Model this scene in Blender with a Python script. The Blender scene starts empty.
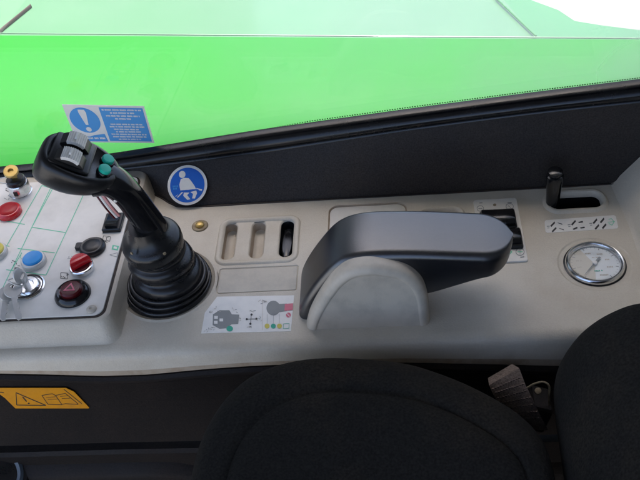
import bpy, bmesh, math, random
from mathutils import Vector, Matrix
from mathutils.geometry import tessellate_polygon
from mathutils.noise import noise as pnoise
random.seed(7)
R_ = math.radians
S = bpy.context.scene
COL = S.collection

# ------------------------------------------------------------------ camera
F_PX = 886.0
Wx = Vector((1, .0496, .0917)).normalized()
Wy = Vector((38, 871, -886)); Wy = (Wy - Wx * Wx.dot(Wy)).normalized()
Wz = Wx.cross(Wy)
ROT = Matrix((Wx, Wy, Wz))
CAM = -(ROT @ Vector((0, 0, -.88)))
cd = bpy.data.cameras.new('camera')
cd.sensor_width = 36; cd.lens = F_PX / 640 * 36; cd.clip_start = .02; cd.clip_end = 200
cam = bpy.data.objects.new('camera', cd); COL.objects.link(cam)
cam.matrix_world = Matrix.Translation(CAM) @ ROT.to_4x4()
S.camera = cam

# ------------------------------------------------------------------ light
SUN_EL, SUN_AZ = R_(75), R_(340)          # azimuth of the sun, clockwise from +Y
w = bpy.data.worlds.new('World'); S.world = w; w.use_nodes = True
nt = w.node_tree; bg = nt.nodes['Background']
sky = nt.nodes.new('ShaderNodeTexSky'); sky.sky_type = 'NISHITA'; sky.sun_disc = False
sky.sun_elevation = SUN_EL; sky.sun_rotation = SUN_AZ
sky.air_density = .7; sky.ozone_density = .6; sky.dust_density = 3.0
nt.links.new(sky.outputs[0], bg.inputs[0]); bg.inputs[1].default_value = .15
sd = bpy.data.lights.new('sun', 'SUN'); sd.energy = 2.0; sd.angle = R_(.5); sd.color = (1, .95, .88)
sun = bpy.data.objects.new('sun', sd); COL.objects.link(sun)
dirv = Vector((math.sin(SUN_AZ) * math.cos(SUN_EL), math.cos(SUN_AZ) * math.cos(SUN_EL), math.sin(SUN_EL)))
sun.rotation_euler = dirv.to_track_quat('Z', 'Y').to_euler()
S.view_settings.view_transform = 'Standard'; S.view_settings.look = 'None'
S.view_settings.exposure = 1.8; S.view_settings.gamma = 1

# ------------------------------------------------------------------ helpers
def ray(px, py):
    return ROT @ Vector(((px - 320) / F_PX, (240 - py) / F_PX, -1))
def hit(px, py, p0, n):
    d = ray(px, py); n = Vector(n)
    return CAM + d * ((Vector(p0) - CAM).dot(n) / d.dot(n))
def at(px, py, z=0): return hit(px, py, (0, 0, z), (0, 0, 1))
def atY(px, py, Y): return hit(px, py, (0, Y, 0), (0, 1, 0))

def smooth(bm, ang=35):
    bmesh.ops.recalc_face_normals(bm, faces=bm.faces)
    for f in bm.faces: f.smooth = True
    for e in bm.edges:
        if len(e.link_faces) == 2 and e.calc_face_angle(0) > R_(ang): e.smooth = False

def obj(name, bm, mats, parent=None, ang=35, label=None, recalc=True):
    """link one mesh object; bm is in world coordinates"""
    if recalc: smooth(bm, ang)
    me = bpy.data.meshes.new(name)
    root = parent
    while root is not None and root.parent is not None: root = root.parent
    if root is not None:
        off = root.location.copy()
    else:
        vs = [v.co for v in bm.verts]
        off = Vector(((min(v.x for v in vs) + max(v.x for v in vs)) / 2, (min(v.y for v in vs) + max(v.y for v in vs)) / 2, min(v.z for v in vs)))
    bmesh.ops.translate(bm, verts=bm.verts, vec=-off)
    bm.to_mesh(me); bm.free()
    for m in (mats if isinstance(mats, (list, tuple)) else [mats]): me.materials.append(m)
    o = bpy.data.objects.new(name, me); COL.objects.link(o)
    if parent is not None: o.parent = parent
    else: o.location = off
    if label: o['label'] = label
    return o
def tag(o, label, cat, group=None):
    o['label'] = label; o['category'] = cat
    if group: o['group'] = group
    return o
def struct(o): o['kind'] = 'structure'; return o
def thing(name, loc, label, cat, group=None):
    o = bpy.data.objects.new(name, None); o.empty_display_size = .02
    COL.objects.link(o); o.location = loc
    return tag(o, label, cat, group)

def ring_faces(bm, a, b, mi=0, closed=True):
    n = len(a); out = []
    for i in range(n if closed else n - 1):
        j = (i + 1) % n
        f = bm.faces.new((a[i], a[j], b[j], b[i])); f.material_index = mi; out.append(f)
    return out
def loft(bm, rings, cap0=True, cap1=True, mi=0, closed=True):
    vr = [[bm.verts.new(p) for p in r] for r in rings]
    for a, b in zip(vr, vr[1:]): ring_faces(bm, a, b, mi, closed)
    if cap0: bm.faces.new(vr[0][::-1]).material_index = mi
    if cap1: bm.faces.new(vr[-1]).material_index = mi
    return vr
def frame(n, up=None):
    n = Vector(n).normalized()
    a = Vector(up).normalized() if up else (Vector((1, 0, 0)) if abs(n.x) < .9 else Vector((0, 1, 0)))
    a = (a - n * a.dot(n)).normalized()
    return a, n.cross(a), n
def lathe(bm, c, prof, n=(0, 0, 1), seg=48, cap0=False, cap1=True, mi=0, sx=1, sy=1):
    a, b, n = frame(n); c = Vector(c)
    rings = [[c + n * h + (a * math.cos(2 * math.pi * i / seg) * sx + b * math.sin(2 * math.pi * i / seg) * sy) * r for i in range(seg)] for r, h in prof]
    return loft(bm, rings, cap0, cap1, mi)
def rrect(cx, cy, hw, hh, r, ins=0, n=8):
    hw -= ins; hh -= ins; r = max(.0002, min(r - ins, hw, hh))
    out = []
    for sx, sy, a0 in ((1, 1, 0), (-1, 1, 90), (-1, -1, 180), (1, -1, 270)):
        for k in range(n + 1):
            a = R_(a0 + 90 * k / n)
            out.append((cx + sx * (hw - r) + r * math.cos(a), cy + sy * (hh - r) + r * math.sin(a)))
    return out
def slab(bm, c, hw, hh, r, prof, U=(1, 0, 0), V=(0, 1, 0), cap0=True, cap1=True, mi=0, n=8):
    """rounded rectangle lofted through (inset, height) pairs"""
    c = Vector(c); U = Vector(U).normalized(); V = Vector(V).normalized(); N = U.cross(V)
    return loft(bm, [[c + U * x + V * y + N * h for x, y in rrect(0, 0, hw, hh, r, ins, n)] for ins, h in prof], cap0, cap1, mi)
def tube(bm, pts, rad, seg=12, mi=0, sq=1.0, cap=True):
    pts = [Vector(p) for p in pts]; rings = []
    for i, p in enumerate(pts):
        t = (pts[min(i + 1, len(pts) - 1)] - pts[max(i - 1, 0)]).normalized()
        a, b, _ = frame(t, (0, 1, 0) if abs(t.y) < .9 else (0, 0, 1))
        r = rad[i] if isinstance(rad, (list, tuple)) else rad
        ra, rb = r if isinstance(r, tuple) else (r, r)
        rings.append([p + a * ra * math.cos(2 * math.pi * k / seg) + b * rb * math.sin(2 * math.pi * k / seg) for k in range(seg)])
    return loft(bm, rings, cap, cap, mi)
def catmull(P, k=6):
    P = [Vector(p) for p in P]; Q = [P[0] * 2 - P[1]] + P + [P[-1] * 2 - P[-2]]; out = []
    for i in range(1, len(Q) - 2):
        for s in range(k):
            t = s / k; a, b, c, d = Q[i - 1:i + 3]
            out.append(.5 * ((2 * b) + (c - a) * t + (2 * a - 5 * b + 4 * c - d) * t * t + (3 * b - a - 3 * c + d) * t ** 3))
    return out + [P[-1]]
def poly(bm, pts, mi=0):
    f = bm.faces.new([bm.verts.new(p) for p in pts]); f.material_index = mi
    return f
def disc2(cx, cy, rx, ry=None, n=28, a0=0, a1=360):
    ry = rx if ry is None else ry
    m = n if a1 - a0 >= 360 else n + 1
    return [(cx + rx * math.cos(R_(a0 + (a1 - a0) * i / n)), cy + ry * math.sin(R_(a0 + (a1 - a0) * i / n))) for i in range(m)]
def stroke(pts, wd):
    """polyline of width wd in 2D -> list of quads"""
    out = []
    for (x0, y0), (x1, y1) in zip(pts, pts[1:]):
        L = math.hypot(x1 - x0, y1 - y0) or 1e-6; nx, ny = -(y1 - y0) / L * wd / 2, (x1 - x0) / L * wd / 2
        out.append([(x0 + nx, y0 + ny), (x1 + nx, y1 + ny), (x1 - nx, y1 - ny), (x0 - nx, y0 - ny)])
    return out
class Decal:
    """flat printed marks: polygons in 2D through a map P(x, y, height) onto a real surface"""
    def __init__(s, P, h0=.0003): s.P = P; s.bm = bmesh.new(); s.h = h0; s.base = h0
    def add(s, pts, mi, lay=1):
        s.n = getattr(s, 'n', 0) + 1; h = s.base + .00012 * lay + s.n % 40 * 1.5e-6
        f = poly(s.bm, [s.P(x, y, h) for x, y in pts], mi)
    def strokes(s, pts, wd, mi, lay=2):
        for q in stroke(pts, wd): s.add(q, mi, lay)
    def sheet(s, pts, mi):
        a = [s.bm.verts.new(s.P(x, y, -.0002)) for x, y in pts]; b = [s.bm.verts.new(s.P(x, y, s.base)) for x, y in pts]
        ring_faces(s.bm, a, b, mi); s.bm.faces.new(b).material_index = mi
    def words(s, x0, x1, y, hh, mi, lay=2, fill=.82, cw=None):
        """a line of small illegible print: letter-like dashes"""
        cw = cw or hh * .8; x = x0
        while x < x1 - cw * .5:
            L = random.randint(2, 7)
            for k in range(L):
                if x > x1 - cw * .5: break
                t = random.choice((0, 0, .18, -.15)) * hh
                s.add([(x, y - hh / 2 - min(t, 0)), (x + cw * .72, y - hh / 2), (x + cw * .72, y + hh / 2), (x, y + hh / 2 - max(t, 0))], mi, lay)
                x += cw
            x += cw * .8
    def done(s, name, mats, parent=None, **k):
        for f in s.bm.faces: f.normal_update()
        return obj(name, s.bm, mats, parent, recalc=False, **k)

# ------------------------------------------------------------------ materials
def mat(name, base, rough=.5, dirt=None, dirt_amt=.5, dscale=30, bump=0, bscale=800, spec=.5, metal=0, coat=0, rvar=.08, thresh=(.45, .75), sheen=0, ior=1.5, grain=0, gscale=1500):
    m = bpy.data.materials.new(name); m.use_nodes = True; t = m.node_tree; p = t.nodes['Principled BSDF']; L = t.links.new
    p.inputs['Roughness'].default_value = rough; p.inputs['Metallic'].default_value = metal
    p.inputs['Specular IOR Level'].default_value = spec; p.inputs['IOR'].default_value = ior
    p.inputs['Coat Weight'].default_value = coat; p.inputs['Coat Roughness'].default_value = .08
    if sheen: p.inputs['Sheen Weight'].default_value = sheen
    tc = t.nodes.new('ShaderNodeTexCoord')
    n1 = t.nodes.new('ShaderNodeTexNoise'); n1.inputs['Scale'].default_value = dscale; n1.inputs['Detail'].default_value = 6; n1.inputs['Roughness'].default_value = .65
    L(tc.outputs['Object'], n1.inputs['Vector'])
    mr = t.nodes.new('ShaderNodeMapRange'); mr.inputs[1].default_value = thresh[0]; mr.inputs[2].default_value = thresh[1]; mr.inputs[4].default_value = dirt_amt
    L(n1.outputs['Fac'], mr.inputs[0])
    mx = t.nodes.new('ShaderNodeMix'); mx.data_type = 'RGBA'
    mx.inputs[6].default_value = (*base, 1); mx.inputs[7].default_value = (*(dirt or [c * .8 for c in base]), 1)
    L(mr.outputs[0], mx.inputs[0]); L(mx.outputs[2], p.inputs['Base Color'])
    if grain:
        n3 = t.nodes.new('ShaderNodeTexNoise'); n3.inputs['Scale'].default_value = gscale; n3.inputs['Detail'].default_value = 3; L(tc.outputs['Object'], n3.inputs['Vector'])
        g3 = t.nodes.new('ShaderNodeMapRange'); g3.inputs[1].default_value = .3; g3.inputs[2].default_value = .7; g3.inputs[3].default_value = 1 - grain; g3.inputs[4].default_value = 1 + grain; L(n3.outputs['Fac'], g3.inputs[0])
        hs_ = t.nodes.new('ShaderNodeHueSaturation'); L(g3.outputs[0], hs_.inputs['Value']); L(mx.outputs[2], hs_.inputs['Color']); L(hs_.outputs[0], p.inputs['Base Color'])
    if rvar:
        r2 = t.nodes.new('ShaderNodeMapRange'); r2.inputs[1].default_value = .3; r2.inputs[2].default_value = .7
        r2.inputs[3].default_value = max(0, rough - rvar); r2.inputs[4].default_value = min(1, rough + rvar)
        L(n1.outputs['Fac'], r2.inputs[0]); L(r2.outputs[0], p.inputs['Roughness'])
    if bump:
        n2 = t.nodes.new('ShaderNodeTexNoise'); n2.inputs['Scale'].default_value = bscale; n2.inputs['Detail'].default_value = 2
        L(tc.outputs['Object'], n2.inputs['Vector'])
        b = t.nodes.new('ShaderNodeBump'); b.inputs['Strength'].default_value = bump; b.inputs['Distance'].default_value = .0004
        L(n2.outputs['Fac'], b.inputs['Height']); L(b.outputs[0], p.inputs['Normal'])
    return m
M = {}
M['beige'] = mat('beige plastic', (.63, .565, .455), .45, (.47, .385, .28), .65, 9, .6, 700, rvar=.06, grain=.035, gscale=600)
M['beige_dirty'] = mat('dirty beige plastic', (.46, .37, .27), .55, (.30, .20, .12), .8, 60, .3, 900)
M['beige_hump'] = mat('beige hump plastic', (.66, .575, .46), .5, (.36, .32, .26), .6, 30, .3, 1200)
M['insert'] = mat('grey insert', (.58, .52, .42), .5, (.36, .34, .30), .5, 60, .1)
M['panel'] = mat('panel faceplate', (.82, .78, .70), .38, (.56, .53, .46), .5, 22, .05)
M['gasket'] = mat('gasket', (.03, .022, .018), .7, (.10, .06, .03), .6, 80)
M['wall'] = mat('textured dark plastic', (.034, .0285, .0255), .6, (.052, .040, .031), .7, 12, .8, 500, spec=.25, grain=.35, gscale=700)
M['black'] = mat('black plastic', (.008, .008, .0085), .36, (.018, .017, .016), .5, 60, .25, 900)
M['satin'] = mat('satin black plastic', (.010, .010, .0105), .3, (.02, .019, .018), .5, 60, .05)
M['black_gloss'] = mat('gloss black plastic', (.008, .008, .009), .14, (.02, .019, .018), .6, 60, rvar=.05)
M['rubber'] = mat('black rubber', (.009, .009, .01), .3, (.035, .03, .026), .5, 50, .15, 700)
M['seal'] = mat('black seal rubber', (.006, .006, .007), .25, (.012, .011, .010), .6, 30, .1)
M['pad'] = mat('armrest pad', (.008, .0085, .011), .33, (.012, .012, .013), .5, 40, .12, 900, spec=1, rvar=.03, ior=1.66, coat=0, grain=.3, gscale=500)
M['fabric'] = mat('black seat fabric', (.0165, .0158, .0140), .95, (.046, .036, .025), .55, 9, 1.0, 600, spec=.1, thresh=(.48, .8), grain=.35, gscale=520)
M['lower'] = mat('lower trim', (.0115, .0085, .0074), .65, (.028, .018, .013), .6, 10, .6, 600, spec=.25, grain=.35, gscale=600)
M['chrome'] = mat('chrome', (.80, .80, .80), .22, (.5, .5, .5), .4, 80, metal=1)
M['steel'] = mat('dull steel', (.60, .59, .56), .42, (.5, .47, .4), .5, 120, metal=.4)
M['brass'] = mat('brass', (.62, .43, .14), .38, (.45, .3, .1), .5, 150, metal=.6)
M['rust'] = mat('rusty washer', (.30, .24, .15), .6, (.14, .09, .05), .8, 200, metal=.3)
M['red'] = mat('red plastic', (.62, .012, .018), .25, (.4, .01, .01), .4, 90, coat=.4)
M['dark_red'] = mat('dark red lens', (.085, .006, .008), .28, spec=.35)
M['red_dome'] = mat('red dome', (.42, .012, .016), .35, (.3, .01, .01), .4, 120, spec=.3)
M['blue'] = mat('blue button', (.02, .30, .72), .35, (.02, .24, .55), .4, 90)
M['green_button'] = mat('green button', (.02, .60, .42), .4, (.015, .48, .32), .4, 150)
M['roller'] = mat('grey roller', (.80, .77, .70), .5, (.6, .56, .5), .6, 150)
M['white'] = mat('white print', (.86, .83, .76), .4, (.62, .62, .60), .4, 60)
M['s_blue'] = mat('sticker blue', (.02, .14, .58), .35, (.03, .16, .5), .4, 60)
M['s_blue2'] = mat('sticker light blue', (.07, .34, .72), .4, (.09, .37, .7), .4, 60)
M['orange'] = mat('sticker orange', (.75, .30, .01), .45, (.5, .2, .02), .5, 60)
M['ink'] = mat('dark ink', (.03, .03, .03), .5)
M['grey_ink'] = mat('grey ink', (.25, .26, .25), .5)
M['green_ink'] = mat('green ink', (.16, .62, .38), .5)
M['teal_ink'] = mat('teal ink', (.02, .42, .27), .5)
M['yellow_ink'] = mat('yellow ink', (.72, .60, .10), .5)
M['pink_ink'] = mat('pink ink', (.72, .16, .22), .5)
M['dial'] = mat('dial white', (.82, .84, .82), .4, (.62, .66, .66), .3, 60)
M['dial_tan'] = mat('dial tan', (.66, .61, .50), .4, (.6, .55, .45), .3, 60)
M['webbing'] = mat('brown webbing', (.23, .175, .14), .9, (.12, .09, .07), .6, 90, .9, 500, spec=.1, grain=.4, gscale=800)
M['green'] = mat('green paint', (.020, .27, .022), .55, (.028, .26, .03), .5, 5, rvar=.05, spec=.15)
M['pale_green'] = mat('pale green paint', (.13, .30, .16), .35, (.15, .30, .18), .6, 3, coat=.5)  # paler, less saturated green than the side panel
M['mid_green'] = mat('mid green paint', (.09, .30, .12), .3, (.10, .29, .13), .5, 5, coat=.6)
M['concrete'] = mat('pale concrete', (.42, .41, .38), .8, (.33, .32, .29), .7, 4)
M['hose'] = mat('brown rubber', (.16, .09, .08), .6)
M['grey_blue'] = mat('grey blue plastic', (.10, .125, .15), .35, (.07, .08, .09), .5, 60)
M['roof'] = mat('roof lining', (.10, .10, .10), .8)

def glass_mat(name, dust_haze, tint=(1, 1, 1), ior=1.45):
    m = bpy.data.materials.new(name); m.use_nodes = True; t = m.node_tree; t.nodes.clear(); L = t.links.new
    out = t.nodes.new('ShaderNodeOutputMaterial'); tr = t.nodes.new('ShaderNodeBsdfTransparent'); tr.inputs[0].default_value = (*tint, 1)
    gl = t.nodes.new('ShaderNodeBsdfGlossy'); gl.inputs['Roughness'].default_value = .01
    lw = t.nodes.new('ShaderNodeLayerWeight'); pw = t.nodes.new('ShaderNodeMath'); pw.operation = 'POWER'; pw.inputs[1].default_value = 5
    L(lw.outputs['Facing'], pw.inputs[0]); ma = t.nodes.new('ShaderNodeMath'); ma.operation = 'MULTIPLY_ADD'; ma.inputs[1].default_value = .9; ma.inputs[2].default_value = ((ior - 1) / (ior + 1)) ** 2
    L(pw.outputs[0], ma.inputs[0])
    mx = t.nodes.new('ShaderNodeMixShader'); L(ma.outputs[0], mx.inputs[0]); L(tr.outputs[0], mx.inputs[1]); L(gl.outputs[0], mx.inputs[2])
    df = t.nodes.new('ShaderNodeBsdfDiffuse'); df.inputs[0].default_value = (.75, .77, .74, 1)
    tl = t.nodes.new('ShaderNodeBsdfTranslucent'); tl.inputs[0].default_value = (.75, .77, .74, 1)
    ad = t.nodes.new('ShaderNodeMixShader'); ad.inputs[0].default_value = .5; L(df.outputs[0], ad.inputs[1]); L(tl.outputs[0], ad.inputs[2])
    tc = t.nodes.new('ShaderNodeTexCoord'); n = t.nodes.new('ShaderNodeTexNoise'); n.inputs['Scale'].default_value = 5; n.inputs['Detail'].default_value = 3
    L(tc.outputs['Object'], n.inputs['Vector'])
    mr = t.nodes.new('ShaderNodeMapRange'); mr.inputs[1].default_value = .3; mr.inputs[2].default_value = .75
    mr.inputs[3].default_value = dust_haze * .6; mr.inputs[4].default_value = dust_haze * 1.4; L(n.outputs['Fac'], mr.inputs[0])
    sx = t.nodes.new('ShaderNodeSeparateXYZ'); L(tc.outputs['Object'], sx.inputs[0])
    gr = t.nodes.new('ShaderNodeMapRange'); gr.inputs[1].default_value = -.3; gr.inputs[2].default_value = .5; gr.inputs[3].default_value = .75; gr.inputs[4].default_value = 5.0; L(sx.outputs[0], gr.inputs[0])  # veil painted heavier to the right, standing in for reflected haze
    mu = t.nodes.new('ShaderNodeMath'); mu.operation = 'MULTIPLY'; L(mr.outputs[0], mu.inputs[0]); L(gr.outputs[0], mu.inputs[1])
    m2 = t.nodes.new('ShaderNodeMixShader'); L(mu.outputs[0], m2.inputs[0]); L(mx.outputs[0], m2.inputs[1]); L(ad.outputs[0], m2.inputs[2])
    L(m2.outputs[0], out.inputs[0])
    return m
M['glass'] = glass_mat('dusty hazed window glass', .07)
M['lens'] = glass_mat('gauge lens', .0)

# ------------------------------------------------------------------ setting
bm = bmesh.new(); poly(bm, [(-60, -60, -1.3), (60, -60, -1.3), (60, 60, -1.3), (-60, 60, -1.3)])
struct(obj('ground', bm, M['concrete']))

# cab roof: shades the console, as in the photograph
bm = bmesh.new(); slab(bm, (-.1, -.395, 1.1), 1.2, .785, .08, [(.02, 0), (0, .01), (0, .05), (.02, .06)])
tag(obj('cab_roof', bm, M['roof']), 'grey cab roof over the seat and the console', 'roof')

bm = bmesh.new(); slab(bm, (.47, -.80, .2), .85, 1.0, .08, [(.02, 0), (0, .01), (0, .05), (.02, .06)], U=(0, 1, 0), V=(0, 0, 1))
tag(obj('cab_rear_blocker', bm, M['roof']), 'dark rear panel of the cab behind the seat, unseen, added to shade the right side', 'panel')  # unseen panel added to cut light reaching the console's right end

bm = bmesh.new(); slab(bm, (.52, .06, .50), .09, .06, .03, [(0, -.6), (0, .6)])
tag(obj('cab_pillar_blocker', bm, M['roof']), 'unseen dark cab pillar added for shade behind the seat at the rear end of the side window', 'pillar')  # added post, out of view, dims sky light toward the right

bm = bmesh.new(); slab(bm, (-.345, .085, .70), .295, .42, .01, [(0, -.002), (0, .002)], V=(0, 0, 1))
tag(obj('sky_blocker', bm, M['roof']), 'dark blind added unseen over the upper front half of the side window to block sky', 'blocker')  # added dark sheet, out of view, keeps sky reflections off the armrest bend

bm = bmesh.new(); rings_ = [[Vector((5.5 * math.sin(a), 5.5 * math.cos(a), z)) for z in (-1.3, 4.6)] + [Vector((6 * math.sin(a), 6 * math.cos(a), z)) for z in (4.6, -1.3)] for a in [R_(-100 + 90 * i / 8) for i in range(9)]]
loft(bm, rings_); tag(obj('horizon_blocker', bm, M['roof']), 'tall dark unseen screen added outside to block the bright horizon', 'wall')  # added curved screen, unseen, darkens what the armrest pad reflects

# engine cover seen through the window
hood = thing('engine_cover', (0, .55, -1.3), 'long bright green bodywork panel outside the window, nearest to the glass', 'vehicle body')
a0, a1 = at(-160, 30, -.1), at(800, 37, -.1)      # the far edge of its top
d = (a1 - a0).normalized(); nrm = Vector((-d.y, d.x, 0))
bm = bmesh.new()
prof = [(-.006, -1.25), (-.006, -.02), (-.010, 0), (-.05, -.001), (-.10, -.008), (-.15, -.022), (-.195, -.048), (-.232, -.088), (-.256, -.14), (-.268, -.21), (-.274, -.32), (-.276, -.6), (-.276, -1.2)]
pr = catmull([(o, 0, h) for o, h in prof[2:]], 4)
rings = []
for i in range(61):
    c = a0.lerp(a1, i / 60); c.z = -.1
    kx = 1.35 - .45 * i / 60
    rings.append([c + nrm * o.x * kx + Vector((0, 0, o.z)) for o in pr])
loft(bm, rings, False, False, closed=False)
obj('side_panel', bm, M['green'], hood)
bm = bmesh.new(); tube(bm, [a0 + nrm * .0 + Vector((0, 0, -.004)), a1 + Vector((0, 0, -.004))], .0012, 8)
obj('edge_trim', bm, M['pale_green'], hood)

# second body section beyond it
boom = thing('rear_body', (0, 1.0, -1.3), 'pale green upper bodywork behind the bright green panel, top of the picture', 'vehicle body')
def prism(bm, px, z, depth=.25):
    top = [at(x, y, z) for x, y in px]; bot = [p - Vector((0, 0, depth)) for p in top]
    vr = [[bm.verts.new(p) for p in r] for r in (bot, top)]
    ring_faces(bm, *vr); bm.faces.new(vr[1]); bm.faces.new(vr[0][::-1])
bm = bmesh.new(); prism(bm, [(-60, 45), (-60, -60), (455, -60), (540, 40)], -.16)
bmesh.ops.bevel(bm, geom=[e for e in bm.edges], offset=.004, segments=2, affect='EDGES')
obj('top_panel', bm, M['pale_green'], boom)
bm = bmesh.new(); prism(bm, [(500, 45), (455, -30), (470, -60), (500, -60), (527, 0), (560, 9), (573, 22), (600, 25), (760, 44), (760, 60)], -.19)
bmesh.ops.bevel(bm, geom=[e for e in bm.edges], offset=.004, segments=2, affect='EDGES')
obj('lower_panel', bm, M['mid_green'], boom)
bm = bmesh.new(); tube(bm, [at(470, -35, -.155), at(498, 0, -.155), at(536, 36, -.155)], .0016, 8); obj('edge_rib', bm, M['mid_green'], boom)
bm = bmesh.new(); tube(bm, [at(-12, 42, -.157), at(4, 28, -.157), at(20, 15, -.157), at(31, 6, -.157)], [(.004, .0015)] * 4, 10)
tag(obj('hose', bm, M['hose']), 'short reddish brown strip lying across the pale green bodywork, top left', 'hose')

# ------------------------------------------------------------------ window
GP, GN = Vector((0, .10, 0)), Vector((.06, 1, 0)).normalized()
def g(px, py, off=0): return hit(px, py, GP - GN * off, GN)
win = thing('side_window', (0, .10, .05), 'cab side window in a black rubber seal above the dark trim', 'window')
X0, X1 = -.75, .75
def gy(x): return .10 - .06 * x
bm = bmesh.new()
fr = [(X0, gy(X0), -.02), (X1, gy(X1), .05), (X1, gy(X1), .9), (X0, gy(X0), .9)]
f = [Vector(p) for p in fr]; o2 = [p + GN * .005 for p in f]
loft(bm, [f, o2])
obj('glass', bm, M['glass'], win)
up = [(-60, 174), (0, 169.5), (60, 163.5), (115, 156), (180, 146), (250, 135), (330, 123.5), (420, 111), (530, 96.5), (640, 83), (760, 68)]
lo = [(-60, 180), (0, 177), (60, 173), (115, 167), (180, 160), (250, 151), (330, 139), (420, 125.5), (530, 111), (640, 99), (760, 86)]
bm = bmesh.new()
U = catmull([g(x, y, .010) for x, y in up], 6); Lw = catmull([g(x, y, .012) for x, y in lo], 6)
rings = []
for a, b in zip(U, Lw):
    c = []
    for t, h in ((-.10, -.004), (-.09, .004), (0, .006), (.04, .0035), (.10, .0025), (.20, .0045), (.38, .0075), (.60, .0085), (.8, .0065), (.90, .003), (.95, .0045), (1.05, .0048), (1.12, .001), (1.15, -.006)):
        c.append(a.lerp(b, t) - GN * h)
    rings.append(c)
loft(bm, rings, False, False, closed=False)
obj('seal', bm, M['seal'], win, ang=60)
# ceramic dots along the lower edge of the glass
bm = bmesh.new()
def up_y(x):
    for (xa, ya), (xb, yb) in zip(up, up[1:]):
        if xa <= x <= xb: return ya + (yb - ya) * (x - xa) / (xb - xa)
a = [g(x, up_y(x) + 3, .0006) for x in range(150, 741, 10)]; b = [g(x, up_y(x) - 1.2 * min(1, max(0, (x - 180) / 120)), .0006) for x in range(150, 741, 10)]
loft(bm, [a, b], False, False, closed=False)
k = 0; x = 195.0
while x < 700:
    k += 1; amt = min(1, (x - 190) / 120)
    for row, rr in ((0, .0013), (1, .0011), (2, .00075)):
        y = up_y(x) - 1.2 * amt - (.5 + row * 1.75) * (.5 + .5 * amt)
        c = g(x + (1.2 if row % 2 else 0), y, .0007); ax = Vector((1, -.06, 0)).normalized()
        poly(bm, [c + ax * rr * amt * math.cos(q * math.pi / 4) + Vector((0, 0, 1)) * rr * amt * math.sin(q * math.pi / 4) for q in range(8)])
    x += 2.5
obj('dotted_border', bm, M['ink'], win, recalc=False)

# ------------------------------------------------------------------ dark trim wall under the window
WY = .0607
foot = [(-.60, .125, 0), (-.42, .115, 0), (-.30, .1085, 0), (-.215, .100, 0), (-.18, .082, 0), (-.160, .0665, 0), (-.140, WY, 0), (-.05, WY, 0), (.10, WY, 0), (.22, WY, 0), (.3085, WY, 0), (.42, WY, 0)]
ft = catmull(foot, 6)
bm = bmesh.new(); rings = []
lo3 = [g(x, y, .010) for x, y in lo]
def ztop(x):
    for p, q in zip(lo3, lo3[1:]):
        if p.x <= x <= q.x: return p.z + (q.z - p.z) * (x - p.x) / (q.x - p.x)
    return lo3[0].z if x < lo3[0].x else lo3[-1].z
for p in ft:
    zt = ztop(p.x) + .006; yt = max(gy(p.x) - .009, p.y + .001); r = []
    r.append(Vector((p.x, p.y, -.004)))
    for t in (0, .08, .2, .4, .6, .8, .93, 1.0):
        yy = p.y + (yt - p.y) * t
        r.append(Vector((p.x, yy, zt * t)))
    r.append(Vector((p.x, yt + .004, zt + .001)))
    rings.append(r)
loft(bm, rings, False, False, closed=False)
trim = tag(obj('trim_panel', bm, M['wall'], ang=50), 'dark textured plastic trim panel between the pale console and the window', 'trim panel')

# seat belt sticker on it
def on_wall(px, py):
    # front face between foot (Y=WY) and top
    p = atY(px, py, WY)
    for _ in range(8):
        t = p.z / (ztop(p.x) + .006); y = WY + (gy(p.x) - .009 - WY) * max(0, min(1, t)); p = atY(px, py, y)
    return p
c0 = on_wall(187.5, 185.2); cu = on_wall(186, 172) ; ur = on_wall(200, 185)
V = (cu - c0); V.x = 0; V.normalize(); Uu = (ur - c0); Uu.z = 0; Uu.normalize(); N = Uu.cross(V).normalized()
if N.y > 0: N = -N
r0 = .0212
def PW(x, y, h): return c0 + Uu * x * r0 + V * y * r0 + N * (h + .0005)
D = Decal(PW)
D.sheet(disc2(0, 0, 1, n=48), 0); D.add(disc2(0, 0, .87, n=48), 1, 1)
D.add(disc2(-.24, .55, .165, .18), 0, 2)
D.add([(-.32, .32), (-.16, .37), (.08, .34), (.18, .22), (.36, -.06), (.46, -.28), (-.02, -.24), (-.36, -.24), (-.40, .04)], 0, 2)
D.add([(-.62, -.52), (-.34, -.34), (-.20, -.34), (-.50, -.60)], 0, 2)
D.add([(-.18, -.36), (.10, -.38), (-.02, -.50), (.14, -.72), (-.02, -.74), (-.22, -.52)], 0, 2)
D.add([(.14, -.36), (.44, -.30), (.48, -.44), (.36, -.70), (.22, -.68), (.28, -.46)], 0, 2)
D.add([(.44, -.26), (.72, -.34), (.74, -.26), (.46, -.18)], 0, 2)
D.strokes([(-.62, -.62), (-.30, -.30), (.2, -.26), (.52, -.26), (.66, -.44)], .055, 1, 3)
D.words(-.74, -.46, -.02, .09, 2, 2); D.words(-.72, -.48, -.14, .09, 2, 2)
tag(D.done('safety_sticker', [M['white'], M['s_blue'], M['s_blue2']]), 'round blue and white fasten seat belt sticker on the dark trim panel', 'sticker')

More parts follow.
